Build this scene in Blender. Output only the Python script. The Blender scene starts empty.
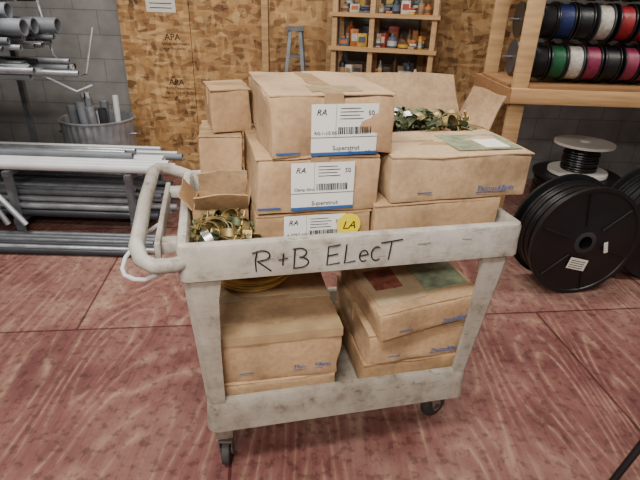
import bpy, bmesh, math, random
from mathutils import Vector, Matrix, noise
random.seed(7)
pi=math.pi
# ------------------------------------------------------------------ materials
def newmat(name):
    m=bpy.data.materials.new(name); m.use_nodes=True
    nt=m.node_tree; b=nt.nodes['Principled BSDF']
    return m,nt,b
def N(nt,t,**k):
    n=nt.nodes.new(t)
    for a,v in k.items():
        if a in n.inputs: n.inputs[a].default_value=v
        else: setattr(n,a,v)
    return n
def ramp(nt,stops):
    r=nt.nodes.new('ShaderNodeValToRGB'); e=r.color_ramp.elements
    while len(e)<len(stops): e.new(0.5)
    for i,(p,c) in enumerate(stops):
        e[i].position=p; e[i].color=(*c,1) if len(c)==3 else c
    return r
def mapping(nt,scale=(1,1,1),rot=(0,0,0),loc=(0,0,0)):
    tc=nt.nodes.new('ShaderNodeTexCoord'); mp=nt.nodes.new('ShaderNodeMapping')
    mp.inputs['Scale'].default_value=scale; mp.inputs['Rotation'].default_value=rot; mp.inputs['Location'].default_value=loc
    nt.links.new(tc.outputs['Object'],mp.inputs['Vector']); return mp
def mixc(nt,fac,a,b,mode='MIX'):
    m=nt.nodes.new('ShaderNodeMix'); m.data_type='RGBA'; m.blend_type=mode
    for sock,v in ((m.inputs[0],fac),(m.inputs[6],a),(m.inputs[7],b)):
        if hasattr(v,'is_linked') or hasattr(v,'links'): nt.links.new(v,sock)
        elif isinstance(v,(int,float)): sock.default_value=v
        else: sock.default_value=(*v,1) if len(v)==3 else v
    return m.outputs[2]
def S(r,g,b):
    f=lambda v:((v/255+.055)/1.055)**2.4 if v>10 else v/255/12.92
    return (f(r),f(g),f(b))
def simple(name,col,rough=.6,metal=0,var=.25,scale=8,bump=0,stretch=(1,1,1)):
    m,nt,b=newmat(name)
    b.inputs['Roughness'].default_value=rough; b.inputs['Metallic'].default_value=metal
    mp=mapping(nt,stretch)
    n=N(nt,'ShaderNodeTexNoise',Scale=scale,Detail=5.0); nt.links.new(mp.outputs[0],n.inputs['Vector'])
    d=tuple(c*(1-var) for c in col); l=tuple(min(1,c*(1+var*.6)) for c in col)
    r=ramp(nt,[(.3,d),(.7,l)]); nt.links.new(n.outputs['Fac'],r.inputs[0]); nt.links.new(r.outputs[0],b.inputs['Base Color'])
    if bump:
        bp=N(nt,'ShaderNodeBump',Strength=bump,Distance=.01); nt.links.new(n.outputs['Fac'],bp.inputs['Height']); nt.links.new(bp.outputs[0],b.inputs['Normal'])
    return m
def cardboard(name,col,off):
    m,nt,b=newmat(name); b.inputs['Roughness'].default_value=.8
    mp=mapping(nt,(1,1,1),loc=(off,off*2,0))
    n1=N(nt,'ShaderNodeTexNoise',Scale=5.0,Detail=6.0); nt.links.new(mp.outputs[0],n1.inputs['Vector'])
    n2=N(nt,'ShaderNodeTexNoise',Scale=60.0,Detail=3.0); nt.links.new(mp.outputs[0],n2.inputs['Vector'])
    n3=N(nt,'ShaderNodeTexNoise',Scale=11.0,Detail=7.0,Roughness=.7); nt.links.new(mp.outputs[0],n3.inputs['Vector'])
    r=ramp(nt,[(.28,tuple(c*.62 for c in col)),(.5,col),(.75,tuple(min(1,c*1.16) for c in col))]); nt.links.new(n1.outputs['Fac'],r.inputs[0])
    r2=ramp(nt,[(.35,(.76,.74,.72)),(.6,(1,1,1))]); nt.links.new(n2.outputs['Fac'],r2.inputs[0])
    o=mixc(nt,.6,r.outputs[0],r2.outputs[0],'MULTIPLY')
    r3=ramp(nt,[(.34,(.6,.56,.52)),(.45,(1,1,1))]); nt.links.new(n3.outputs['Fac'],r3.inputs[0])
    o=mixc(nt,.5,o,r3.outputs[0],'MULTIPLY'); nt.links.new(o,b.inputs['Base Color'])
    w=N(nt,'ShaderNodeTexWave',Scale=55.0); w.bands_direction='X'; nt.links.new(mp.outputs[0],w.inputs['Vector'])
    bp=N(nt,'ShaderNodeBump',Strength=.08,Distance=.003); nt.links.new(w.outputs['Fac'],bp.inputs['Height'])
    bp2=N(nt,'ShaderNodeBump',Strength=.7,Distance=.02); nt.links.new(n1.outputs['Fac'],bp2.inputs['Height']); nt.links.new(bp.outputs[0],bp2.inputs['Normal'])
    nt.links.new(bp2.outputs[0],b.inputs['Normal']); return m
def osb(name,base=1.0):
    m,nt,b=newmat(name); b.inputs['Roughness'].default_value=.75
    mp=mapping(nt,(9,9,26),rot=(0,.5,0)); mp2=mapping(nt,(22,9,9),rot=(0,.3,0),loc=(3,1,2))
    v1=N(nt,'ShaderNodeTexVoronoi',Scale=1.3); nt.links.new(mp.outputs[0],v1.inputs['Vector'])
    v2=N(nt,'ShaderNodeTexVoronoi',Scale=1.15); nt.links.new(mp2.outputs[0],v2.inputs['Vector'])
    c=lambda k:tuple(x*base for x in k)
    st=[(0,c(S(88,60,36))),(.25,c(S(150,110,68))),(.6,c(S(190,148,96))),(1,c(S(222,186,134)))]
    r1=ramp(nt,st); r2=ramp(nt,st)
    s1=nt.nodes.new('ShaderNodeSeparateColor'); s2=nt.nodes.new('ShaderNodeSeparateColor')
    nt.links.new(v1.outputs['Color'],s1.inputs[0]); nt.links.new(v2.outputs['Color'],s2.inputs[0])
    nt.links.new(s1.outputs[0],r1.inputs[0]); nt.links.new(s2.outputs[1],r2.inputs[0])
    o=mixc(nt,.45,r1.outputs[0],r2.outputs[0])
    nn=N(nt,'ShaderNodeTexNoise',Scale=1.2,Detail=2.0); tc=mapping(nt); nt.links.new(tc.outputs[0],nn.inputs['Vector'])
    r3=ramp(nt,[(.3,(.74,.71,.67)),(.7,(1.0,.97,.93))]); nt.links.new(nn.outputs['Fac'],r3.inputs[0])
    o=mixc(nt,1.0,o,r3.outputs[0],'MULTIPLY'); nt.links.new(o,b.inputs['Base Color'])
    bp=N(nt,'ShaderNodeBump',Strength=.4,Distance=.004); nt.links.new(s1.outputs[0],bp.inputs['Height']); nt.links.new(bp.outputs[0],b.inputs['Normal'])
    return m
def floormat():
    m,nt,b=newmat('painted_plywood')
    L=nt.links.new
    def mth(op,a,b_,c=None):
        n=nt.nodes.new('ShaderNodeMath'); n.operation=op
        for i,v in enumerate((a,b_)):
            if isinstance(v,(int,float)): n.inputs[i].default_value=v
            else: L(v,n.inputs[i])
        return n.outputs[0]
    def noise_(scale,detail,mp,rough=.5,dist=0):
        n=N(nt,'ShaderNodeTexNoise',Scale=scale,Detail=detail,Roughness=rough,Distortion=dist); L(mp.outputs[0],n.inputs['Vector']); return n.outputs['Fac']
    mg=mapping(nt,(2.3,.5,1),rot=(0,0,.3))
    fld=noise_(1.0,1.0,mg,.4)
    rings=mth('PINGPONG',mth('MULTIPLY',fld,20.0),.5)
    rl=ramp(nt,[(.0,(1,1,1)),(.14,(.3,)*3),(.4,(0,0,0))]); L(rings,rl.inputs[0])
    fine=mapping(nt,(75,3.5,1),rot=(0,0,.3)); nf=noise_(1.0,4.0,fine)
    mp0=mapping(nt)
    big=noise_(.9,5.0,mp0,.6); med=noise_(4.5,6.0,mp0,.65); sm=noise_(26,5.0,mp0,.6); scr=noise_(1.0,5.0,mapping(nt,(14,5,1),rot=(0,0,-.5)),.7)
    k=mth('ADD',mth('MULTIPLY',big,.75),mth('ADD',mth('MULTIPLY',med,.40),mth('MULTIPLY',nf,.18)))
    base=ramp(nt,[(.54,S(98,56,54)),(.64,S(120,80,74)),(.75,S(138,106,96)),(.90,S(168,146,128))]); L(k,base.inputs[0])
    gm=mth('MULTIPLY',rl.outputs[0],mth('MULTIPLY',mth('SUBTRACT',scr,.38),2.4))
    gmc=nt.nodes.new('ShaderNodeClamp'); L(gm,gmc.inputs[0]); gmc.inputs[2].default_value=.55
    o=mixc(nt,gmc.outputs[0],base.outputs[0],S(184,160,136))
    br=N(nt,'ShaderNodeTexBrick'); mp=mapping(nt,(1,1,1),rot=(0,0,-.12),loc=(.15,.35,0)); L(mp.outputs[0],br.inputs['Vector'])
    br.inputs['Scale'].default_value=1.0; br.inputs['Brick Width'].default_value=1.62; br.inputs['Row Height'].default_value=1.22
    br.inputs['Mortar Size'].default_value=.007; br.inputs['Mortar Smooth'].default_value=.3
    br.inputs['Color1'].default_value=(.84,.74,.75,1); br.inputs['Color2'].default_value=(1.08,1.07,1.04,1); br.inputs['Mortar'].default_value=(.36,.18,.18,1)
    o=mixc(nt,1.0,o,br.outputs['Color'],'MULTIPLY')
    rd=ramp(nt,[(.38,(.5,.45,.45)),(.48,(1,1,1))]); L(sm,rd.inputs[0])
    o=mixc(nt,.75,o,rd.outputs[0],'MULTIPLY'); L(o,b.inputs['Base Color'])
    rr=ramp(nt,[(.3,(.55,)*3),(.7,(.8,)*3)]); L(med,rr.inputs[0]); L(rr.outputs[0],b.inputs['Roughness'])
    b.inputs['Specular IOR Level'].default_value=.35
    bp=N(nt,'ShaderNodeBump',Strength=.2,Distance=.003); L(nf,bp.inputs['Height']); L(bp.outputs[0],b.inputs['Normal'])
    return m
def blockwall():
    m,nt,b=newmat('concrete_block'); b.inputs['Roughness'].default_value=.85
    mp=mapping(nt,(1,1,1),rot=(pi/2,0,0)); br=N(nt,'ShaderNodeTexBrick'); nt.links.new(mp.outputs[0],br.inputs['Vector'])
    br.inputs['Scale'].default_value=1; br.inputs['Brick Width'].default_value=.4; br.inputs['Row Height'].default_value=.2; br.inputs['Mortar Size'].default_value=.004
    br.inputs['Color1'].default_value=(*S(138,136,134),1); br.inputs['Color2'].default_value=(*S(146,143,141),1); br.inputs['Mortar'].default_value=(*S(116,113,110),1)
    n=N(nt,'ShaderNodeTexNoise',Scale=6.0,Detail=6.0); nt.links.new(mapping(nt).outputs[0],n.inputs['Vector'])
    r=ramp(nt,[(.3,(.68,.68,.68)),(.7,(1,1,1))]); nt.links.new(n.outputs['Fac'],r.inputs[0])
    o=mixc(nt,1.0,br.outputs['Color'],r.outputs[0],'MULTIPLY'); nt.links.new(o,b.inputs['Base Color'])
    bp=N(nt,'ShaderNodeBump',Strength=.4,Distance=.005); nt.links.new(br.outputs['Fac'],bp.inputs['Height']); bp.invert=True; nt.links.new(bp.outputs[0],b.inputs['Normal'])
    return m
def cartmat(name='cart_plastic',k=1.0):
    m,nt,b=newmat(name); b.inputs['Roughness'].default_value=.5
    mp=mapping(nt); n=N(nt,'ShaderNodeTexNoise',Scale=14.0,Detail=10.0,Roughness=.7); nt.links.new(mp.outputs[0],n.inputs['Vector'])
    c=lambda *a: tuple(x*k for x in S(*a))
    r=ramp(nt,[(.30,c(108,102,94)),(.40,c(164,158,149)),(.50,c(184,180,172)),(.75,c(202,199,192))]); nt.links.new(n.outputs['Fac'],r.inputs[0])
    # thin scuffs
    ms=mapping(nt,(6,6,70),rot=(.1,.35,0)); n2=N(nt,'ShaderNodeTexNoise',Scale=3.0,Detail=4.0); nt.links.new(ms.outputs[0],n2.inputs['Vector'])
    r2=ramp(nt,[(.31,(.45,.42,.4)),(.36,(1,1,1))]); nt.links.new(n2.outputs['Fac'],r2.inputs[0])
    o=mixc(nt,.7,r.outputs[0],r2.outputs[0],'MULTIPLY')
    n4=N(nt,'ShaderNodeTexNoise',Scale=3.0,Detail=4.0); nt.links.new(mapping(nt,loc=(5,2,1)).outputs[0],n4.inputs['Vector'])
    r4=ramp(nt,[(.38,(.74,.70,.65)),(.6,(1,1,1))]); nt.links.new(n4.outputs['Fac'],r4.inputs[0])
    o=mixc(nt,.8,o,r4.outputs[0],'MULTIPLY')
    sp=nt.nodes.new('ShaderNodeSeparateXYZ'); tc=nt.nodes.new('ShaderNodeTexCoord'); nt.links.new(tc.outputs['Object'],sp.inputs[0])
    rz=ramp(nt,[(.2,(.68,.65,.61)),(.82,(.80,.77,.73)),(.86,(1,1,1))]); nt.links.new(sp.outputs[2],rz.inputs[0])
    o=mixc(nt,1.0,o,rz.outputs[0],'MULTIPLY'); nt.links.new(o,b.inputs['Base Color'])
    bp=N(nt,'ShaderNodeBump',Strength=.12,Distance=.002); nt.links.new(n.outputs['Fac'],bp.inputs['Height']); nt.links.new(bp.outputs[0],b.inputs['Normal'])
    return m
CB=[cardboard('cardboard_a',S(182,150,114),0),cardboard('cardboard_b',S(170,137,100),3),cardboard('cardboard_c',S(190,160,124),7)]
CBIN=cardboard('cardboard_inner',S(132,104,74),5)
TAPE=simple('packing_tape',S(166,140,106),.22,0,.25,14,.3)
TAPEC=simple('tape_clear',S(180,160,128),.15,0,.2,14,.5)
TAPEG=simple('tape_green',S(140,152,126),.25,0,.45,25,.5)
WHITE=simple('label_white',S(226,226,224),.5,0,.04)
BLUE=simple('ink_blue',S(50,90,150),.5,0,.1)
INK=simple('ink_black',S(22,22,24),.5,0,.1)
DKRED=simple('ink_red',S(140,84,70),.25,0,.6,30,.5)
YEL=simple('sticker_yellow',S(240,215,30),.4,0,.05)
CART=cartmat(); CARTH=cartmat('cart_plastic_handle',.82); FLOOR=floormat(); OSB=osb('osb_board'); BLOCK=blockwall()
BLACK=simple('black_plastic',S(24,24,26),.4,0,.3)
CABLE=simple('black_cable',S(18,18,20),.35,0,.3,30)
RUB=simple('rubber',S(58,56,54),.7,0,.3)
STEEL=simple('steel',S(160,160,160),.35,.85,.25,12)
GALV=simple('galvanized',S(172,176,182),.38,.6,.3,14)
GALVD=simple('galvanized_dull',S(112,116,122),.45,.5,.3,14)
GOLD=simple('zinc_yellow',S(150,132,86),.45,.7,.55,40)
GREENZ=simple('zinc_green',S(88,96,68),.5,.5,.5,40)
PVC=simple('grey_pvc',S(116,121,128),.5,0,.2,5)
PVCD=simple('dark_pipe',S(56,58,64),.45,.2,.3,5)
PVCW=simple('white_pvc',S(208,210,212),.4,0,.1,5)
HOLE=simple('pipe_inside',S(28,28,30),.8,0,.2)
WOOD=simple('pine_lumber',S(182,146,102),.65,0,.3,3,.1,(1,1,12))
WOODH=simple('pine_lumber_flat',S(178,140,96),.65,0,.3,3,.1,(1,14,14))
WOODD=simple('lumber_brown',S(148,108,70),.65,0,.3,3,.1,(1,14,14))
WALLD=simple('wall_dark',S(72,72,74),.9,0,.3,3)
CEILM=simple('ceiling_paint',S(150,147,142),.9,0,.1,3)
PAPER=simple('paper',S(225,222,212),.7,0,.05)
# ------------------------------------------------------------------ mesh builder
class MB:
    def __init__(s): s.v=[];s.f=[];s.m=[];s.sm=[];s.mats=[]
    def mi(s,m):
        if m not in s.mats: s.mats.append(m)
        return s.mats.index(m)
    def add(s,vs,fs,m,M4=None,smooth=False):
        o=len(s.v); i=s.mi(m)
        for p in vs:
            p=Vector(p); s.v.append(M4@p if M4 else p)
        for f in fs: s.f.append([o+k for k in f]); s.m.append(i); s.sm.append(smooth)
    def addbm(s,bm,m,M4=None,smooth=False):
        bm.verts.index_update()
        s.add([v.co.copy() for v in bm.verts],[[v.index for v in f.verts] for f in bm.faces],m,M4,smooth); bm.free()
    def box(s,lo,hi,m,M4=None,bev=0,dent=0,cuts=0,seed=0):
        bm=bmesh.new(); bmesh.ops.create_cube(bm,size=1)
        lo=Vector(lo);hi=Vector(hi);c=(lo+hi)/2;d=hi-lo
        for v in bm.verts: v.co=Vector((v.co.x*d.x,v.co.y*d.y,v.co.z*d.z))+c
        if bev: bmesh.ops.bevel(bm,geom=bm.edges[:]+bm.verts[:],offset=bev,segments=2,affect='EDGES',profile=.5)
        if cuts:
            big=[e for e in bm.edges if e.calc_length()>min(d)*.5]
            bmesh.ops.subdivide_edges(bm,edges=big,cuts=cuts,use_grid_fill=True)
        if dent:
            for v in bm.verts:
                v.co+=noise.noise_vector(v.co*9+Vector((seed*3.1,seed,seed*7)))*dent
        s.addbm(bm,m,M4,bool(bev and cuts))
    def cyl(s,p0,p1,r,m,seg=20,r2=None,cap=True,M4=None):
        p0=Vector(p0);p1=Vector(p1); r2=r if r2 is None else r2
        q=(p1-p0).to_track_quat('Z','Y'); L=(p1-p0).length
        T=Matrix.Translation(p0)@q.to_matrix().to_4x4()
        if M4: T=M4@T
        vs=[(r*math.cos(2*pi*i/seg),r*math.sin(2*pi*i/seg),0) for i in range(seg)]+[(r2*math.cos(2*pi*i/seg),r2*math.sin(2*pi*i/seg),L) for i in range(seg)]
        s.add(vs,[[i,(i+1)%seg,seg+(i+1)%seg,seg+i] for i in range(seg)],m,T,True)
        if cap: s.add(vs,[list(range(seg))[::-1],list(range(seg,2*seg))],m,T)
    def pipe(s,p0,p1,r,m,wall=.15,seg=18):
        p0=Vector(p0);p1=Vector(p1);L=(p1-p0).length; w=r*(1-wall)
        s.lathe([(w,.08*min(1,L)),(w,0),(r,0),(r,L),(w,L),(w,L-.1)],m,p0,p1-p0,seg)
        s.lathe([(0,L-.1),(w,L-.1)],HOLE,p0,p1-p0,seg); s.lathe([(w,.08*min(1,L)),(0,.08*min(1,L))],HOLE,p0,p1-p0,seg)
    def lathe(s,prof,m,o=(0,0,0),ax=(0,0,1),seg=32,mod=None,M4=None,smooth=True):
        q=Vector(ax).to_track_quat('Z','Y'); T=Matrix.Translation(Vector(o))@q.to_matrix().to_4x4()
        if M4: T=M4@T
        vs=[];fs=[]
        for (r,z) in prof:
            for i in range(seg):
                a=2*pi*i/seg; rr=r if mod is None else r+mod(a,z)
                vs.append((rr*math.cos(a),rr*math.sin(a),z))
        for j in range(len(prof)-1):
            for i in range(seg):
                k=(i+1)%seg; fs.append([j*seg+i,j*seg+k,(j+1)*seg+k,(j+1)*seg+i])
        s.add(vs,fs,m,T,smooth)
    def sweep(s,pts,r,m,seg=8,M4=None,closed=False,flat=1.0):
        pts=[Vector(p) for p in pts]; n=len(pts); vs=[];fs=[]
        up=None
        for i,p in enumerate(pts):
            t=(pts[min(i+1,n-1)]-pts[max(i-1,0)]).normalized()
            if up is None:
                up=Vector((0,0,1)) if abs(t.z)<.9 else Vector((1,0,0))
            a=t.cross(up).normalized(); up=a.cross(t).normalized()
            for k in range(seg):
                g=2*pi*k/seg; vs.append(p+a*r*math.cos(g)+up*r*flat*math.sin(g))
        for i in range(n-1):
            for k in range(seg):
                l=(k+1)%seg; fs.append([i*seg+k,i*seg+l,(i+1)*seg+l,(i+1)*seg+k])
        fs+= [list(range(seg))[::-1],[(n-1)*seg+k for k in range(seg)]]
        s.add(vs,fs,m,M4,True)
    def frame(s,x0,x1,y0,y1,rad,prof,m,seg=6,M4=None):
        vs=[];fs=[];n=4*(seg+1)
        for (o,z) in prof:
            r=max(rad-o,.002)
            for ci,(cx,cy,a0) in enumerate([(x1-rad,y1-rad,0),(x0+rad,y1-rad,90),(x0+rad,y0+rad,180),(x1-rad,y0+rad,270)]):
                ox=cx+( (rad-o)-r)*(1 if ci in(0,3) else -1); oy=cy+((rad-o)-r)*(1 if ci in(0,1) else -1)
                for k in range(seg+1):
                    a=math.radians(a0+90*k/seg); vs.append((ox+r*math.cos(a),oy+r*math.sin(a),z))
        P=len(prof)
        for j in range(P):
            jn=(j+1)%P
            for i in range(n):
                k=(i+1)%n; fs.append([j*n+i,j*n+k,jn*n+k,jn*n+i])
        s.add(vs,fs,m,M4,False)
    def text(s,txt,size,m,M4,shear=0,ext=.0004,align='LEFT'):
        c=bpy.data.curves.new('t','FONT'); c.body=txt; c.size=size; c.shear=shear; c.extrude=ext; c.align_x=align; c.resolution_u=2
        o=bpy.data.objects.new('t',c); bpy.context.scene.collection.objects.link(o)
        dg=bpy.context.evaluated_depsgraph_get(); me=bpy.data.meshes.new_from_object(o.evaluated_get(dg))
        s.add([v.co.copy() for v in me.vertices],[list(p.vertices) for p in me.polygons],m,M4)
        bpy.data.objects.remove(o); bpy.data.meshes.remove(me)
    def obj(s,name,M4=None,parent=None,recalc=True):
        me=bpy.data.meshes.new(name); me.from_pydata([tuple(v) for v in s.v],[],s.f)
        for m in s.mats: me.materials.append(m)
        for i,p in enumerate(me.polygons): p.material_index=s.m[i]; p.use_smooth=s.sm[i]
        if recalc:
            bm=bmesh.new(); bm.from_mesh(me); bmesh.ops.recalc_face_normals(bm,faces=bm.faces); bm.to_mesh(me); bm.free()
        try: me.set_sharp_from_angle(angle=math.radians(40))
        except Exception: pass
        o=bpy.data.objects.new(name,me); bpy.context.scene.collection.objects.link(o)
        if M4 is not None: o.matrix_world=M4
        if parent: o.parent=parent
        return o
def Rz(a): return Matrix.Rotation(a,4,'Z')
def Tr(*p): return Matrix.Translation(Vector(p))
def empty(name,M4):
    e=bpy.data.objects.new(name,None); bpy.context.scene.collection.objects.link(e); e.matrix_world=M4; return e
FRONT=Matrix.Rotation(pi/2,4,'X')
# ------------------------------------------------------------------ room shell
XL,XR,YB,YF,ZC=-3.3,3.9,4.6,-2.6,2.75
def slab(name,lo,hi,m):
    b=MB(); b.box(lo,hi,m); return b.obj(name)
slab('floor',(XL,YF,-.1),(XR,YB,0),FLOOR)
slab('ceiling',(XL,YF,ZC),(XR,YB,ZC+.1),CEILM)
slab('wall_left',(XL-.1,YF,0),(XL,YB,ZC),WALLD)
slab('wall_right',(XR,YF,0),(XR+.1,YB,ZC),BLOCK)
slab('wall_front',(XL,YF-.1,0),(XR,YF,ZC),CEILM)
slab('wall_back',(XL,YB,0),(XR,YB+.1,ZC),BLOCK)
def osb_panel(x0,x1,z1=2.44):
    b=MB(); b.box((x0,YB-.035,0.0),(x1,YB,z1),OSB); return b
b=osb_panel(-1.80,-1.19); b.box((-1.185,YB-.035,0),(-.56,YB,2.44),OSB)
for z in(.80,1.18): 
    b.text('APA',.075,INK,Tr(-1.42,YB-.037,z)@FRONT); b.text('RATED SHEATHING',.028,INK,Tr(-1.45,YB-.037,z-.04)@FRONT); b.text('24/16  7/16 INCH',.028,INK,Tr(-1.45,YB-.037,z-.08)@FRONT)
b.box((-1.55,YB-.039,1.40),(-1.30,YB-.036,1.62),PAPER)
for k in range(5): b.box((-1.52,YB-.0405,1.43+.035*k),(-1.33,YB-.039,1.437+.035*k),INK)
b.obj('osb_wall_panel')
b=osb_panel(-.50,.02); b.obj('osb_wall_panel')
b=osb_panel(.86,1.75); b.obj('osb_wall_panel')
b=MB()
for x in (-.56,.0,.80): b.box((x,YB-.09,0),(x+.055,YB-.036,2.5),WOOD)
b.obj('trim_1')
# ------------------------------------------------------------------ cart
CM=Tr(-.36,1.10,0)@Rz(math.radians(13.2))
cart=empty('utility_cart',CM)
def part(b,name): 
    o=b.obj(name); o.parent=cart; return o
LX,WY=.97,.66
b=MB()
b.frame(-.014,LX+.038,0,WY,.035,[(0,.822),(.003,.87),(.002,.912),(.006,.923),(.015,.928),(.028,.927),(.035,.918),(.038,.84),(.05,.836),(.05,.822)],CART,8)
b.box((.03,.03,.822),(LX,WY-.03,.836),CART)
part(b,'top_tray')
b=MB()
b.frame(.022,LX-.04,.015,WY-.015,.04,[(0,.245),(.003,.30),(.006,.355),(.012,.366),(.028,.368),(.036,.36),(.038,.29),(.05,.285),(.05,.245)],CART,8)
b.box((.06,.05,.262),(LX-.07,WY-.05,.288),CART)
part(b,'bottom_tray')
def leg(b,sx,sy):
    X=-.004 if sx<0 else LX+.022; Y=.012 if sy<0 else WY-.012
    Xb=.03 if sx<0 else LX-.046; Yb=.022 if sy<0 else WY-.022
    dx=1 if sx<0 else -1; dy=1 if sy<0 else -1
    def ring(x,y,z,w,t,c):
        return [(x+dx*c,y,z),(x+dx*w,y,z),(x+dx*w,y+dy*t,z),(x+dx*t*1.3,y+dy*t*1.3,z),(x+dx*t,y+dy*w,z),(x,y+dy*w,z),(x,y+dy*c,z)]
    rs=[ring(X,Y,.825,.105,.018,.022),ring(X+(Xb-X)*.15,Y+(Yb-Y)*.15,.75,.088,.018,.02),ring(X+(Xb-X)*.6,Y+(Yb-Y)*.6,.55,.068,.018,.018),ring(Xb,Yb,.36,.056,.018,.018)]
    vs=[p for r in rs for p in r]; n=7
    fs=[[j*n+i,j*n+(i+1)%n,(j+1)*n+(i+1)%n,(j+1)*n+i] for j in range(3) for i in range(n)]+[list(range(n)),[3*n+i for i in range(n)]]
    b.add(vs,fs,CART)
CP=[(.075,.095),(LX-.085,.175),(.075,WY-.09),(LX-.085,WY-.12)]
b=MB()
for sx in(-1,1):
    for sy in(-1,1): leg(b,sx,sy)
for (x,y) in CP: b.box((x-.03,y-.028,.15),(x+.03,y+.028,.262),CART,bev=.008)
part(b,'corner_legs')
def caster(x,y,ang):
    b=MB(); T=Tr(x,y,-.001)@Rz(ang)
    b.lathe([(0,-.014),(.02,-.014),(.042,-.016),(.053,-.012),(.055,0),(.053,.012),(.042,.016),(.02,.014),(0,.014)],RUB,(.02,0,.056),(0,1,0),24,M4=T)
    b.cyl((.02,-.024,.056),(.02,.024,.056),.018,STEEL,12,M4=T)
    for s_ in(-1,1):
        b.add([(-.02,s_*.020,.142),(.03,s_*.020,.142),(.04,s_*.020,.05),(.005,s_*.020,.045),(-.02,s_*.024,.142),(.03,s_*.024,.142),(.04,s_*.024,.05),(.005,s_*.024,.045)],
              [[0,1,2,3],[7,6,5,4],[0,4,5,1],[1,5,6,2],[2,6,7,3],[3,7,4,0]],STEEL,T)
    b.box((-.03,-.026,.138),(.035,.026,.146),STEEL,T); b.cyl((0,0,.14),(0,0,.155),.018,STEEL,14,M4=T)
    part(b,'caster')
for (x,y),a in zip(CP,(80,15,70,10)): caster(x,y,math.radians(a))
b=MB()
pts=[(.03,.035,.875),(-.02,.012,.872),(-.07,.004,.878),(-.10,.022,.89),(-.115,.07,.905),(-.115,.33,.935),(-.112,.60,.943),(-.10,.645,.94),(-.06,.665,.93),(0,.655,.91),(.03,.64,.90)]
b.sweep(pts,.021,CARTH,12)
b.box((-.062,.09,.865),(-.008,.14,.9),CARTH,bev=.006)
b.box((-.062,.50,.875),(-.008,.55,.905),CARTH,bev=.006)
b.box((-.072,.07,.86),(-.055,.58,.91),CARTH,bev=.006)
part(b,'push_handle')
b=MB(); b.sweep([(-.06,.3,.88),(-.12,.24,.86),(-.165,.16,.83),(-.17,.12,.815),(-.16,.09,.81),(-.13,.06,.812),(-.10,.04,.82),(-.04,.03,.85),(-.01,.05,.86)],.006,PVCW,8); part(b,'hanging_cord')
b=MB()
def stroke(pts,r=.0021):
    b.sweep([(x,.0005,z) for x,z in pts],r,INK,6,flat=1)
def arc(cx,cz,rx,rz,a0,a1,n=10): return [(cx+rx*math.cos(math.radians(a0+(a1-a0)*i/n)),cz+rz*math.sin(math.radians(a0+(a1-a0)*i/n))) for i in range(n+1)]
zb=.842; H=.060
x=.190; stroke([(x+.004,zb-.002),(x+.002,zb+H*.5),(x+.008,zb+H)]); stroke([(x-.006,zb+H*.9)]+arc(x+.02,zb+H*.75,.022,.015,100,-90)+[(x+.008,zb+H*.48),(x+.045,zb-.004)])
x=.255; stroke([(x,zb+.028),(x+.026,zb+.032)]); stroke([(x+.012,zb+.012),(x+.014,zb+.046)])
x=.298; stroke([(x,zb),(x+.003,zb+H)]); stroke([(x-.003,zb+H*.97)]+arc(x+.015,zb+H*.76,.020,.014,95,-90)+arc(x+.016,zb+H*.25,.025,.016,90,-95)+[(x-.002,zb-.002)])
x=.395; stroke([(x+.034,zb+H*1.03),(x,zb+H*.95),(x-.003,zb),(x+.034,zb+.004)]); stroke([(x,zb+H*.48),(x+.028,zb+H*.55)])
x=.445; stroke([(x+.002,zb+H),(x-.002,zb+.002),(x+.03,zb+.006)])
x=.487; stroke([(x,zb+.020),(x+.024,zb+.024)]+arc(x+.012,zb+.020,.013,.018,10,310))
x=.523; stroke(arc(x+.014,zb+.024,.016,.022,60,310))
x=.552; stroke([(x-.004,zb+H*.95),(x+.06,zb+H*1.06)]); stroke([(x+.028,zb+H*1.01),(x+.022,zb+.002)])
stroke([(.66,zb+.045),(.685,zb+.043),(.70,zb+.047)],.0007); stroke([(.80,zb+.05),(.83,zb+.048)],.0006)
part(b,'handwritten_lettering')
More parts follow.
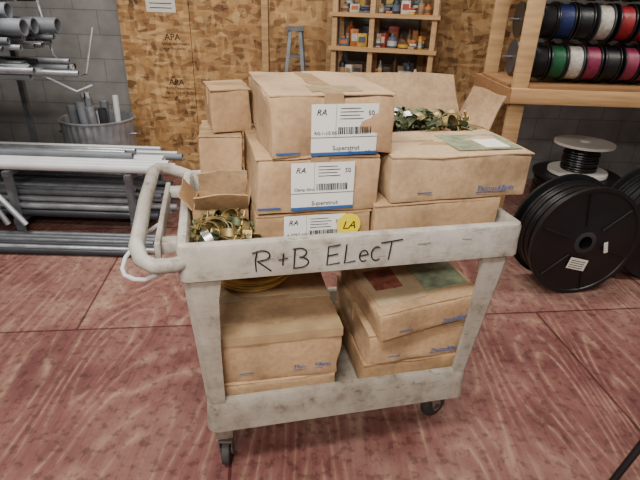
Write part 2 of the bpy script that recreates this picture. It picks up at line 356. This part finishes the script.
# ------------------------------------------------------------------ cardboard boxes
bn=[0]
def sticker(b,x0,x1,z0,z1,yf,m,lay=0):
    b.box((x0,yf-.0012-.0006*lay,z0),(x1,yf-.0002,z1),m)
def carton(a0,a1,b0,b1,z0,z1,rz=0,ry=0,mat=0,seam='x',tape=TAPE,open_=None,deco=None,name='cardboard_box',brand=True,dent=.008):
    bn[0]+=1; w,d,h=a1-a0,b1-b0,z1-z0; b=MB(); m=CB[mat]; hw,hd=w/2,d/2
    rnd=random.Random(bn[0])
    M4=CM@Tr((a0+a1)/2,(b0+b1)/2,z0+.0005)@Rz(math.radians(rz))@Matrix.Rotation(math.radians(ry),4,'Y')
    yf=-hd-.0036
    if open_ is None:
        b.box((-hw,-hd,0),(hw,hd,h-.005),m,bev=.006,dent=dent,cuts=7,seed=bn[0])
        g=.002
        for s_ in(-1,1):
            t=rnd.uniform(.004,.024)
            if seam=='x':
                lo=(-hw-.001,g if s_>0 else -hd-.001,h-.006);hi=(hw+.001,hd+.001 if s_>0 else -g,h-.001)
                T=Tr(0,s_*hd,h-.004)@Matrix.Rotation(s_*t*(-1),4,'X')@Tr(0,-s_*hd,-(h-.004))
            else:
                lo=(g if s_>0 else -hw-.001,-hd-.001,h-.006);hi=(hw+.001 if s_>0 else -g,hd+.001,h-.001)
                T=Tr(s_*hw,0,h-.004)@Matrix.Rotation(s_*t,4,'Y')@Tr(-s_*hw,0,-(h-.004))
            b.box(lo,hi,m,T,bev=.0015,cuts=5,dent=.0055,seed=bn[0]+s_)
        if tape:
            tw=.026
            if seam=='x':
                b.box((-hw-.002,-tw,h-.001),(hw+.002,tw,h+.0016),tape)
                b.box((hw-.003,-tw,h-.06),(hw+.0035,tw,h+.001),tape); b.box((-hw-.0035,-tw,h-.06),(-hw+.003,tw,h+.001),tape)
            else:
                b.box((-tw,-hd-.002,h-.001),(tw,hd+.002,h+.0016),tape)
                b.box((-tw,-hd-.0045,h-.055),(tw,-hd+.003,h+.001),tape); b.box((-tw,hd-.003,h-.055),(tw,hd+.0035,h+.001),tape)
    else:
        t=.004
        b.box((-hw,-hd,0),(hw,hd,t),m)
        b.box((-hw,-hd,0),(hw,-hd+t,h),m,cuts=5,dent=.003,seed=bn[0]); b.box((-hw,hd-t,0),(hw,hd,h),m,cuts=5,dent=.003,seed=bn[0]+1)
        b.box((-hw,-hd,0),(-hw+t,hd,h),m); b.box((hw-t,-hd,0),(hw,hd,h),m)
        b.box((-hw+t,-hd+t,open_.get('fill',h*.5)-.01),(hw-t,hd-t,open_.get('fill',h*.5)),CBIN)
        for side,(ang,ln) in open_['flaps'].items():
            a=math.radians(ang)
            if side in 'FB':
                s_=-1 if side=='F' else 1
                T=Tr(0,s_*(hd-.002),h)@Matrix.Rotation(-s_*a,4,'X'); b.box((-hw+.002,-.002,0),(hw-.002,.002,ln),m if side=='F' else CB[2],T,cuts=5,dent=.011,seed=bn[0]+5)
            else:
                s_=-1 if side=='L' else 1
                T=Tr(s_*(hw-.002),0,h)@Matrix.Rotation(s_*a,4,'Y'); b.box((-.002,-hd+.002,0),(.002,hd-.002,ln),m,T,cuts=5,dent=.011,seed=bn[0]+8)
    if brand:
        b.text('Thomas&Betts',min(.021,h*.16),BLUE,Tr(hw*.22,yf-.0008,h*.2)@FRONT,shear=.3)
        sticker(b,-hw*.62,-hw*.62+.045,h*.2,h*.2+.003,yf,BLUE); sticker(b,hw*.22,hw*.22+.10,h*.16,h*.16+.002,yf,BLUE)
    if deco: deco(b,w,d,h,yf)
    return b.obj(name,M4)
def barcode(b,x0,x1,z0,z1,yf,seed=1):
    r=random.Random(seed); x=x0
    while x<x1-.002:
        w_=r.choice([.0012,.002,.003]); sticker(b,x,x+w_,z0,z1,yf,INK,2); x+=w_+r.choice([.0012,.002,.0028])
def biglabel(x0,x1,z0,z1,title,code,seed):
    def f(b,w,d,h,yf):
        yf-=.0018
        sticker(b,x0,x1,z0,z1,yf,WHITE)
        W=x1-x0; Hh=z1-z0
        sticker(b,x0,x1,z0,z0+.009,yf,BLUE,1)
        b.text(title,.018,INK,Tr(x0+W*.32,yf-.002,z0+.014)@FRONT)
        b.text('RA',.022,INK,Tr(x0+.012,yf-.002,z1-.028)@FRONT,shear=.3)
        b.text(code,.012,INK,Tr(x0+.008,yf-.002,z0+Hh*.42)@FRONT)
        for k in range(4): sticker(b,x0+W*.42,x0+W*(.72+.05*(k%2)),z1-.012-.009*k,z1-.0105-.009*k,yf,INK,2)
        b.text('50',.018,INK,Tr(x0+W*.84,yf-.002,z1-.03)@FRONT)
        sticker(b,x0,x1,z0+Hh*.36,z0+Hh*.36+.001,yf,INK,2); sticker(b,x0+W*.36,x0+W*.362,z0+Hh*.36,z1,yf,INK,2)
        barcode(b,x0+W*.40,x0+W*.9,z0+Hh*.42,z0+Hh*.56,yf,seed)
        sticker(b,x0-.095,x0-.03,z0+.006,z0+.011,yf+.001,BLUE)
    return f
carton(.205,.545,.10,.48,.837,.960,rz=0,mat=1,deco=biglabel(-.09,.09,.01,.119,'Superstrut','A-STRT-NG',3),brand=False)
carton(.21,.56,.10,.49,.961,1.125,rz=0,mat=0,deco=biglabel(-.08,.10,.012,.150,'Superstrut','Clamp Strut',4),brand=False,seam='y')
def decA(b,w,d,h,yf):
    biglabel(-.06,.125,.003,h-.025,'Superstrut','RG-1-1/2 EG',5)(b,w,d,h,yf)
    b.text('Thomas&Betts',.015,BLUE,Tr(.04,yf-.006,.0045)@FRONT,shear=.3)
    b.box((-.05,-d/2+.03,h+.0012),(.09,-d/2+.12,h+.0025),TAPEC)
carton(.24,.585,.10,.53,1.127,1.292,rz=1.5,mat=0,seam='y',deco=decA,brand=False,dent=.013)
b=MB(); b.cyl((0,0,0),(0,-.0015,0),.036,YEL,28); b.text('LA',.035,INK,Tr(-.02,-.0022,-.012)@FRONT,shear=.3)
b.obj('round_sticker',CM@Tr(.475,.089,.922))
carton(.55,.955,.08,.40,.837,.982,mat=0,deco=None)
def decD(b,w,d,h,yf):
    b.box((w*.0,-d*.36,h+.0015),(w*.47,d*.25,h+.0035),TAPEG)
    b.box((w*.22,-d*.30,h+.003),(w*.40,d*.02,h+.0045),PAPER)
carton(.59,1.035,.08,.37,.984,1.122,mat=2,deco=decD)
carton(.60,.95,.42,.64,.837,.985,mat=1,brand=False)
carton(.64,1.07,.40,.63,.987,1.11,mat=0,brand=False,open_={'fill':.095,'flaps':{'B':(28,.18),'L':(30,.15),'R':(22,.13),'F':(100,.015)}})
carton(.06,.20,.42,.63,.837,.975,mat=1,brand=False)
carton(.065,.20,.40,.63,.976,1.115,rz=-3,mat=0,brand=False)
carton(.095,.22,.43,.63,1.117,1.255,rz=5,mat=1,brand=False)
carton(.035,.20,.225,.385,.837,.935,rz=-4,mat=1,open_={'fill':.06,'flaps':{'B':(-20,.08),'L':(40,.06),'R':(10,.06),'F':(35,.07)}})
carton(.07,.455,.06,.50,.290,.397,mat=0)
def decH(b,w,d,h,yf): b.box((-w/2-.003,-d/2+.02,h-.001),(w/2+.003,-d/2+.06,h+.0018),TAPE); b.box((-w/2-.003,-d/2-.006,h-.03),(w/2+.003,-d/2+.02,h+.001),TAPE)
carton(.062,.468,.06,.49,.399,.580,rz=-1,mat=0,deco=decH,tape=TAPEC,dent=.013)
carton(.55,.92,.06,.46,.290,.408,mat=1,dent=.012)
carton(.555,.925,.06,.46,.410,.53,rz=1,mat=0,dent=.012)
def decF(b,w,d,h,yf):
    # loose crumpled plastic film over the lid
    b.box((-w*.46,-d*.40,h+.001),(w*.02,d*.38,h+.004),TAPEC,cuts=8,dent=.004,seed=4); b.box((-w*.40,-d*.2,h+.004),(-w*.12,d*.12,h+.006),DKRED,cuts=6,dent=.003,seed=4)
    b.box((w*.05,-d*.34,h+.001),(w*.47,d*.35,h+.004),TAPEG,cuts=8,dent=.004,seed=5)
carton(.57,.925,.03,.43,.552,.655,rz=3,ry=-6,mat=0,deco=decF,tape=None,dent=.013)
# coil of yellow cord on top of the lower-left box
YC=simple('yellow_cord',S(196,160,84),.5,0,.3,20)
b=MB(); pts=[]
for i in range(24*8+1):
    a=2*pi*i/24; k=i/24; rad=.062+.030*abs((k/2)%2-1); pts.append((rad*1.35*math.cos(a),rad*math.sin(a),.008+.0055*(k)*.9+.001*math.sin(5*a)))
b.sweep(pts,.0055,YC,7); b.obj('cord_coil',CM@Tr(.215,.375,.586))
def clamp(b,T,m):
    R=.022; t=.0016; w=.016
    pts=[(-R-.02,0),(-R-.002,0)]+[(R*math.cos(math.radians(180-15*i)),R*math.sin(math.radians(180-15*i))) for i in range(13)]+[(R+.002,0),(R+.02,0)]
    vs=[];fs=[]
    for (x,z) in pts:
        for (yy,dz) in((-w/2,0),(w/2,0),(w/2,t),(-w/2,t)):
            vs.append((x*(1+ (dz/R if abs(x)<=R and z>0 else 0)),yy,z*(1+(dz/R if z>0 else 0))+(dz if z==0 else 0)))
    for i in range(len(pts)-1):
        for k in range(4):
            l=(k+1)%4; fs.append([i*4+k,i*4+l,(i+1)*4+l,(i+1)*4+k])
    b.add(vs,fs,m,T)
    b.cyl((R+.01,0,-.012),(R+.01,0,.02),.003,m,8,M4=T); b.cyl((R+.01,0,.002),(R+.01,0,.007),.007,m,6,M4=T)
def pile(name,x0,x1,y0,y1,z0,hmax,n,seed,green=.15,sc=1.0):
    b=MB(); r=random.Random(seed)
    for i in range(n):
        x=r.uniform(x0+.03,x1-.03);y=r.uniform(y0+.02,y1-.02)
        u=((x-(x0+x1)/2)/(x1-x0)*2)**2+((y-(y0+y1)/2)/(y1-y0)*2)**2
        z=z0+.022+r.uniform(0,1)*hmax*max(.1,1-.5*u)
        T=Tr(x,y,z)@Rz(r.uniform(0,6.28))@Matrix.Rotation(r.uniform(-1.3,1.3),4,'X')@Matrix.Rotation(r.uniform(-.5,.5),4,'Y')@Matrix.Scale(sc,4)
        clamp(b,T,GREENZ if r.random()<green else (STEEL if r.random()<.08 else GOLD))
    return b.obj(name,CM)
pile('pipe_clamp_pile',.035,.20,.04,.21,.845,.075,60,3,.2,1.35)
pile('pipe_clamp_pile',.66,1.0,.40,.60,1.085,.035,60,5,.7,1.6)
# ------------------------------------------------------------------ right rack with wire spools
rack=empty('lumber_rack',Tr(0,0,0))
def rp(b,name): o=b.obj(name); o.parent=rack; return o
RX0,RX1,RY0,RY1=1.12,3.4,3.0,3.62
b=MB()
for x in (RX0,3.3):
    b.box((x,RY0,0),(x+.09,RY0+.04,2.4),WOOD,bev=.003); b.box((x,RY1-.04,0),(x+.09,RY1,2.4),WOOD,bev=.003)
rp(b,'posts')
b=MB()
for z in(1.0,1.86):
    b.box((RX0-.02,RY0-.04,z),(RX1,RY0-.001,z+.088),WOODH,bev=.003); b.box((RX0-.02,RY1+.001,z),(RX1,RY1+.04,z+.088),WOODH)
    b.box((RX0-.042,RY0-.04,z),(RX0-.021,RY1+.04,z+.088),WOODD)
rp(b,'beams')
b=MB()
for z in(1.09,1.95):
    b.box((RX0+.092,RY0-.03,z),(3.298,RY1+.035,z+.015),WOODD); b.box((RX0-.02,RY0+.042,z),(RX0+.091,RY1-.042,z+.015),WOODD)
rp(b,'shelf_boards')
b=MB()
rods=[(RY0+.16,1.225),(RY0+.16,1.45),(RY0+.16,1.675),(RY0+.43,1.225),(RY0+.43,1.45),(RY0+.43,1.675)]
for (y,z) in rods: b.cyl((RX0+.05,y,z),(3.35,y,z),.009,STEEL,10)
rp(b,'rods')
cols={'black':S(22,22,26),'blue':S(30,42,88),'red':S(138,32,40),'magenta':S(126,42,72),'white':S(180,176,166),'green':S(30,88,58),'beige':S(155,140,114),'brown':S(80,50,36)}
smesh={}
def spool_mesh(c,R=.107,W=.095):
    b=MB(); wm=simple('wire_'+c,cols[c],.4,0,.35,40); fl=PVCD if c in('white','beige') else BLACK
    b.lathe([(.012,0),(R,0),(R,.006),(.012,.006),(.012,0)],fl,(0,0,0),(1,0,0),28)
    b.lathe([(.012,W-.006),(R,W-.006),(R,W),(.012,W),(.012,W-.006)],fl,(0,0,0),(1,0,0),28)
    pr=[]; n=16
    for i in range(n*2+1):
        z=.006+(W-.012)*i/(n*2); pr.append((R*.86+(.0022 if i%2 else 0),z))
    b.lathe(pr,wm,(0,0,0),(1,0,0),28)
    o=b.obj('tmp'); me=o.data; bpy.data.objects.remove(o); return me
for c in cols: smesh[c]=spool_mesh(c)
seqs=[['black','green','white','magenta','black','magenta','red','black','white','green'],['black','blue','black','white','red','red','magenta','blue','brown','black'],
      ['blue','red','black','white','green','beige','red','black','blue'],['white','green','red','black','blue','beige','white','red','black'],['green','red','black','blue','white','red','black','beige','blue'],['red','white','blue','black','green','brown','red','black','blue']]
for ri,(y,z) in enumerate(rods):
    x=RX0+.11
    for c in seqs[ri]*2:
        if x>3.1: break
        o=bpy.data.objects.new('wire_spool',smesh[c]); bpy.context.scene.collection.objects.link(o); o.location=(x,y,z-.001); x+=.095+random.uniform(.008,.03)
        o.rotation_euler=(random.uniform(0,3),0,random.uniform(-.04,.04))
# ------------------------------------------------------------------ cable reels
def reel(M4,R,W,coil,flm,name='cable_reel',label=False,cab=CABLE):
    b=MB(); r0=.04
    for z in(0,W-.018):
        b.lathe([(r0,z),(R*.30,z-.004 if z==0 else z),(R*.32,z),(R*.93,z),(R*.94,z-.006 if z==0 else z),(R,z-.006 if z==0 else z),(R,z+.018),(r0,z+.018),(r0,z)],flm,(0,0,0),(0,0,1),48)
    b.lathe([(r0,0),(r0,W)],flm,seg=20)
    pr=[];n=int((W-.04)/.018)
    for i in range(n):
        z=.02+(W-.04)*i/n; dz=(W-.04)/n
        for k in range(5):
            a=pi*k/4; pr.append((coil-.007+.008*math.sin(a)+.004*math.sin(i*2.3),z+dz*(1-math.cos(a))/2))
    b.lathe(pr,cab,seg=48)
    b.lathe([(r0,-.003),(.065,-.003),(.07,0)],STEEL if not label else PVCD,seg=24)
    if label:
        for ang in range(0,360,60):
            a=math.radians(ang+20); b.sweep([(R*.34*math.cos(a),R*.34*math.sin(a),-.003),(R*.9*math.cos(a),R*.9*math.sin(a),-.003)],.006,flm,6)
        T=Tr(-.02,.13,-.011)@Rz(.25)@Matrix.Rotation(pi,4,'X')
        b.box((-.06,-.035,0),(.06,.035,.001),PAPER,T)
        for k in range(4): b.box((-.05,-.026+.014*k,.001),(.045,-.022+.014*k,.0016),INK,T)
        T2=Tr(.13,.03,-.011)@Rz(1.3)@Matrix.Rotation(pi,4,'X'); b.box((-.035,-.012,0),(.035,.012,.001),PAPER,T2)
    return b.obj(name,M4)
def upright(x,y,R,yaw):
    return Tr(x,y,R+.001)@Rz(yaw)@Matrix.Rotation(-pi/2,4,'X')
reel(upright(1.50,2.47,.33,math.radians(9)),.33,.24,.30,BLACK,label=True)
reel(upright(2.12,2.66,.34,math.radians(6)),.34,.26,.31,BLACK)
reel(Tr(1.86,3.42,.004),.30,.44,.28,BLACK)
WR=simple('reel_white_wood',S(225,222,215),.5,0,.12)
reel(Tr(1.86,3.42,.456),.20,.22,.12,WR)
# ------------------------------------------------------------------ left: pipe rack, trash can
pr_=empty('pipe_rack',Tr(0,0,0))
def pp(b,name): o=b.obj(name); o.parent=pr_; return o
b=MB()
for x in(-3.0,-2.42):
    b.box((x,3.92,0),(x+.04,3.96,2.3),GALVD)
    for z in(.98,1.14): b.box((x,3.02,z),(x+.04,3.92,z+.035),GALVD)
for x in(-3.0,-2.1,-1.3):
    for z in(.08,.42): b.box((x,3.0,z),(x+.04,3.62,z+.035),GALVD)
    b.box((x,3.01,0),(x+.04,3.05,.42),GALVD); b.box((x,3.60,0),(x+.04,3.64,.46),GALVD)
pp(b,'uprights_and_arms')
r=random.Random(4)
b=MB()
for i in range(16): b.pipe((-3.25,3.1+.047*i,1.195),( -2.02+r.uniform(-.25,.15),3.1+.047*i,1.195),.018,r.choice([GALV,PVC,STEEL,GALVD]))
for i in range(15): b.pipe((-3.25,3.12+.05*i,1.235),( -2.05+r.uniform(-.3,.1),3.12+.05*i,1.235),.02,r.choice([GALV,PVC,PVCD,GALVD]))
for i in range(6): b.pipe((-3.25,3.15+.115*i,1.31),(-1.98+r.uniform(-.2,.1),3.15+.115*i,1.31),.053,PVC)
for i in range(5): b.pipe((-3.25,3.2+.115*i,1.405),(-2.08+r.uniform(-.25,.1),3.2+.115*i,1.405),.05,r.choice([PVC,PVCD]))
for i in range(10): b.pipe((-3.25,3.1+.07*i,1.49),(-2.1+r.uniform(-.3,.1),3.1+.07*i,1.49),.03,r.choice([PVC,PVCD,GALV]))
for i in range(13): b.pipe((-3.25,3.1+.055*i,1.035),(-1.80+r.uniform(-.35,.15),3.1+.055*i,1.035),.02,r.choice([GALV,PVC,PVCD,PVCW]))
for i in range(9): b.pipe((-3.25,3.12+.07*i,1.077),(-1.90+r.uniform(-.35,.1),3.12+.07*i,1.077),.02,r.choice([GALV,PVC,PVCD]))
pp(b,'upper_conduit')
b=MB()
for i in range(4): b.pipe((-3.25,3.06+.062*i,.485),(-.93-.06*i,3.06+.062*i,.485),.029,PVCW)
for i in range(5): b.pipe((-3.25,3.32+.055*i,.482),(-1.0-r.uniform(0,.25),3.32+.055*i,.482),.025,r.choice([PVCW,PVC,GALV]))
for i in range(3): b.pipe((-3.25,3.2+.06*i,.532),(-1.2-r.uniform(0,.3),3.2+.06*i,.532),.022,r.choice([PVCW,PVC,GALV]))
for i in range(10): b.pipe((-3.25,3.08+.055*i,.14),(-.98-r.uniform(0,.22),3.08+.055*i,.14),.025,r.choice([PVCD,GALV,GALVD,PVC]))
for i in range(9): b.pipe((-3.25,3.09+.058*i,.187),(-1.0-r.uniform(0,.25),3.09+.058*i,.187),.022,r.choice([PVCD,GALV,PVC,GALVD]))
for i in range(8): b.pipe((-3.25,3.12+.062*i,.23),(-1.05-r.uniform(0,.3),3.12+.062*i,.23),.02,r.choice([GALVD,GALV,PVCD]))
for i in range(7): b.pipe((-3.25,3.14+.065*i,.27),(-1.1-r.uniform(0,.3),3.14+.065*i,.27),.021,r.choice([GALVD,GALV,PVC]))
for i in range(6): b.pipe((-3.25,2.72+.05*i,.022),(-1.02-r.uniform(0,.12),2.74+.05*i,.022),.02,r.choice([PVCD,GALVD,GALV]))
pp(b,'lower_conduit')
b=MB()
for (x,e,h) in((-2.12,-2.65,1.25),(-2.0,-2.75,1.15),(-2.25,-2.6,1.0),(-2.35,-2.9,1.0)): b.pipe((x,2.97,.095),(e,3.0,h),.02,GALV)
b.sweep([(-2.1,3.86,1.5),(-2.05,3.85,1.1),(-1.9,3.8,.95),(-1.8,3.8,.98),(-1.72,3.85,1.3)],.01,GALV,8)
b.sweep([(-2.2,3.5,1.08),(-2.02,3.55,1.0),(-1.8,3.6,.88),(-1.70,3.65,.92)],.01,GALV,8)
pp(b,'leaning_struts')
b=MB(); TC=Vector((-1.86,3.98,0))
flute=lambda a,z:(.007*math.cos(a*30) if .05<z<.58 else 0)
b.lathe([(0,.01),(.235,.01),(.24,0),(.245,.04),(.25,.06),(.277,.57),(.282,.60),(.292,.605),(.294,.615),(.284,.62),(.273,.60),(.236,.05),(0,.05)],GALV,TC,(0,0,1),120,mod=flute)
for s_ in(-1,1): b.sweep([TC+Vector((s_*.27,-.05,.50)),TC+Vector((s_*.32,-.03,.50)),TC+Vector((s_*.325,0,.48)),TC+Vector((s_*.32,.03,.50)),TC+Vector((s_*.27,.05,.50))],.006,STEEL,8)
for i in range(20):
    a=r.uniform(0,6.28);q=r.uniform(.02,.17); p=TC+Vector((q*math.cos(a),q*math.sin(a),.07)); e=p+Vector((r.uniform(-.05,.05)+.25*q*math.cos(a),r.uniform(-.05,.03)+.2*q*math.sin(a),r.uniform(.58,.76)))
    b.pipe(p,e,r.choice([.016,.022,.034]),r.choice([GALV,PVC,PVC,PVCW,PVCD]))
b.obj('trash_can')
# ------------------------------------------------------------------ centre shelves
sh=empty('storage_shelf',Tr(.04,4.22,0)@Rz(math.radians(-14)))
SHW=Tr(-.04,-4.02,0)
b=MB()
for x in(.04,.34,.82):
    b.box((x,4.02,0),(x+.04,4.06,2.4),WOOD,SHW,bev=.002); b.box((x,4.30,0),(x+.04,4.34,2.4),WOOD,SHW)
for z in(.62,.92,1.17,1.42,1.75):
    b.box((.02,4.0,z),(.88,4.34,z+.03),WOODH,SHW)
o=b.obj('frame'); o.parent=sh
pal=[simple('c%d'%i,S(*c),.5,0,.3,20) for i,c in enumerate([(195,190,180),(40,45,55),(150,56,44),(196,158,60),(150,122,90),(78,90,104),(180,180,180),(160,132,95),(176,104,48),(105,78,55)])]
def clutter(b,x0,x1,y0,y1,z,hm,rr,M4):
    x=x0
    while x<x1-.03:
        w=rr.uniform(.03,.09); hh=rr.uniform(.35,1)*hm; m=rr.choice(pal); yy=rr.uniform(y0,y0+.05)
        if x+w>x1: break
        k=rr.random(); T=M4@Tr(x+w/2,yy+.04,z)@Rz(rr.uniform(-.35,.35))@Matrix.Rotation(0,4,'X')
        if k<.35: 
            b.box((-w/2,-.04,0),(w/2,.08,hh*.8),m,T,bev=.004); b.box((-w*.35,-.0415,hh*.25),(w*.35,-.039,hh*.6),rr.choice(pal),T)
        elif k<.75:
            b.lathe([(0,0),(w*.47,0),(w*.5,.004),(w*.5,hh*.6),(w*.42,hh*.72),(w*.2,hh*.8),(w*.18,hh),(0,hh)],m,seg=16,M4=T)
            b.lathe([(w*.505,hh*.15),(w*.505,hh*.5)],rr.choice(pal),seg=16,M4=T)
        else:
            for j in range(3): b.box((-w/2,-.05,hh*.2*j),(w/2,.08,hh*.2*(j+1)-.003),rr.choice(pal),T@Rz(rr.uniform(-.3,.3)),bev=.003)
        x+=w+rr.uniform(-.004,.012)
b=MB(); rr=random.Random(9)
for z in(.65,.95,1.20,1.45,1.78):
    for (xa,xb) in((.085,.335),(.385,.815)):
        clutter(b,xa,xb,4.06,4.2,z,.17,rr,SHW); clutter(b,xa,xb,4.17,4.25,z,.2,rr,SHW)
o=b.obj('shelf_supplies'); o.parent=sh
# step ladder
b=MB()
for x0_,x1_ in((-.42,-.30),(-.10,-.22)):
    b.box((-.014,-.02,0),(.014,.02,1.34),GALVD,Tr(x0_,4.18,0)@Matrix.Rotation(math.atan2(x1_-x0_,1.3),4,'Y')@Matrix.Rotation(-.12,4,'X'))
for k in range(4):
    z=.25+.28*k; e=.145-.09*k*.28; b.box((-.26-e,4.18+.02+z*.12-.03,z),(-.26+e,4.18+.08+z*.12,z+.02),GALVD)
b.box((-.33,4.30,1.30),(-.19,4.42,1.33),GALVD)
for x in(-.40,-.12): b.box((x-.012,4.50,0),(x+.012,4.53,.2),GALVD); b.sweep([(x,4.515,0.01),(-.26+(x+.26)*.4,4.39,1.30)],.01,GALVD,6)
b.obj('step_ladder')
# tripod
b=MB(); ap=Vector((1.38,1.28,.85))
for ft in((1.03,1.15,.01),(1.85,1.15,.01),(1.60,1.70,.01)): b.cyl(ft,ap,.012,BLACK,12,.014); b.cyl((ft[0],ft[1],0),(ft[0],ft[1],.02),.018,RUB,12)
b.cyl(ap-Vector((0,0,.15)),ap+Vector((0,0,.25)),.016,BLACK,12); b.lathe([(0,0),(.04,0),(.04,.03),(0,.03)],BLACK,ap,seg=16); b.box(ap+Vector((-.04,-.03,.25)),ap+Vector((.04,.03,.29)),BLACK,bev=.004)
b.obj('tripod')
# ------------------------------------------------------------------ lights
def lamp(x,y,e,L=1.2,rot=0,col=(1,.945,.87)):
    b=MB(); EM,nt,bb=newmat('tube_glow'); bb.inputs['Emission Color'].default_value=(*col,1); bb.inputs['Emission Strength'].default_value=3; bb.inputs['Base Color'].default_value=(1,1,1,1)
    T=Tr(x,y,0)@Rz(rot)
    b.box((-L/2,-.1,ZC-.05),(L/2,.1,ZC-.001),WHITE,T); 
    for s_ in(-.05,.05): b.cyl((-L/2+.03,s_,ZC-.075),(L/2-.03,s_,ZC-.075),.015,EM,12,M4=T)
    b.obj('ceiling_light_fixture')
    l=bpy.data.lights.new('area','AREA'); l.shape='RECTANGLE'; l.size=L; l.size_y=.25; l.energy=e; l.color=col
    o=bpy.data.objects.new('ceiling_lamp_light',l); bpy.context.scene.collection.objects.link(o); o.location=(x,y,ZC-.11); o.rotation_euler=(0,0,rot)
lamp(-.5,.15,76); lamp(-.6,-1.3,115); lamp(.3,2.6,42); lamp(-2.1,2.7,52); lamp(2.3,1.9,40); lamp(.4,3.8,14,.8)  # the lamp above the pipe rack is added to brighten the dim left side
w=bpy.data.worlds.new('world'); bpy.context.scene.world=w; w.use_nodes=True; w.node_tree.nodes['Background'].inputs[0].default_value=(.6,.58,.55,1); w.node_tree.nodes['Background'].inputs[1].default_value=.3
# ------------------------------------------------------------------ camera
th=math.radians(26); ro=math.radians(1.85); c_,s_=math.cos(th),math.sin(th); cr,sr=math.cos(ro),math.sin(ro)
Rv=Vector((1,0,0)); Dn=Vector((0,-s_,-c_)); Fw=Vector((0,c_,-s_))
X=cr*Rv-sr*Dn; Y=-(sr*Rv+cr*Dn); Z=-Fw
cam=bpy.data.cameras.new('camera'); co=bpy.data.objects.new('camera',cam); bpy.context.scene.collection.objects.link(co)
mw=Matrix((X,Y,Z)).transposed().to_4x4(); mw.translation=Vector((0,0,1.5)); co.matrix_world=mw
cam.sensor_width=36; cam.lens=483*36/640; cam.clip_start=.02
bpy.context.scene.camera=co
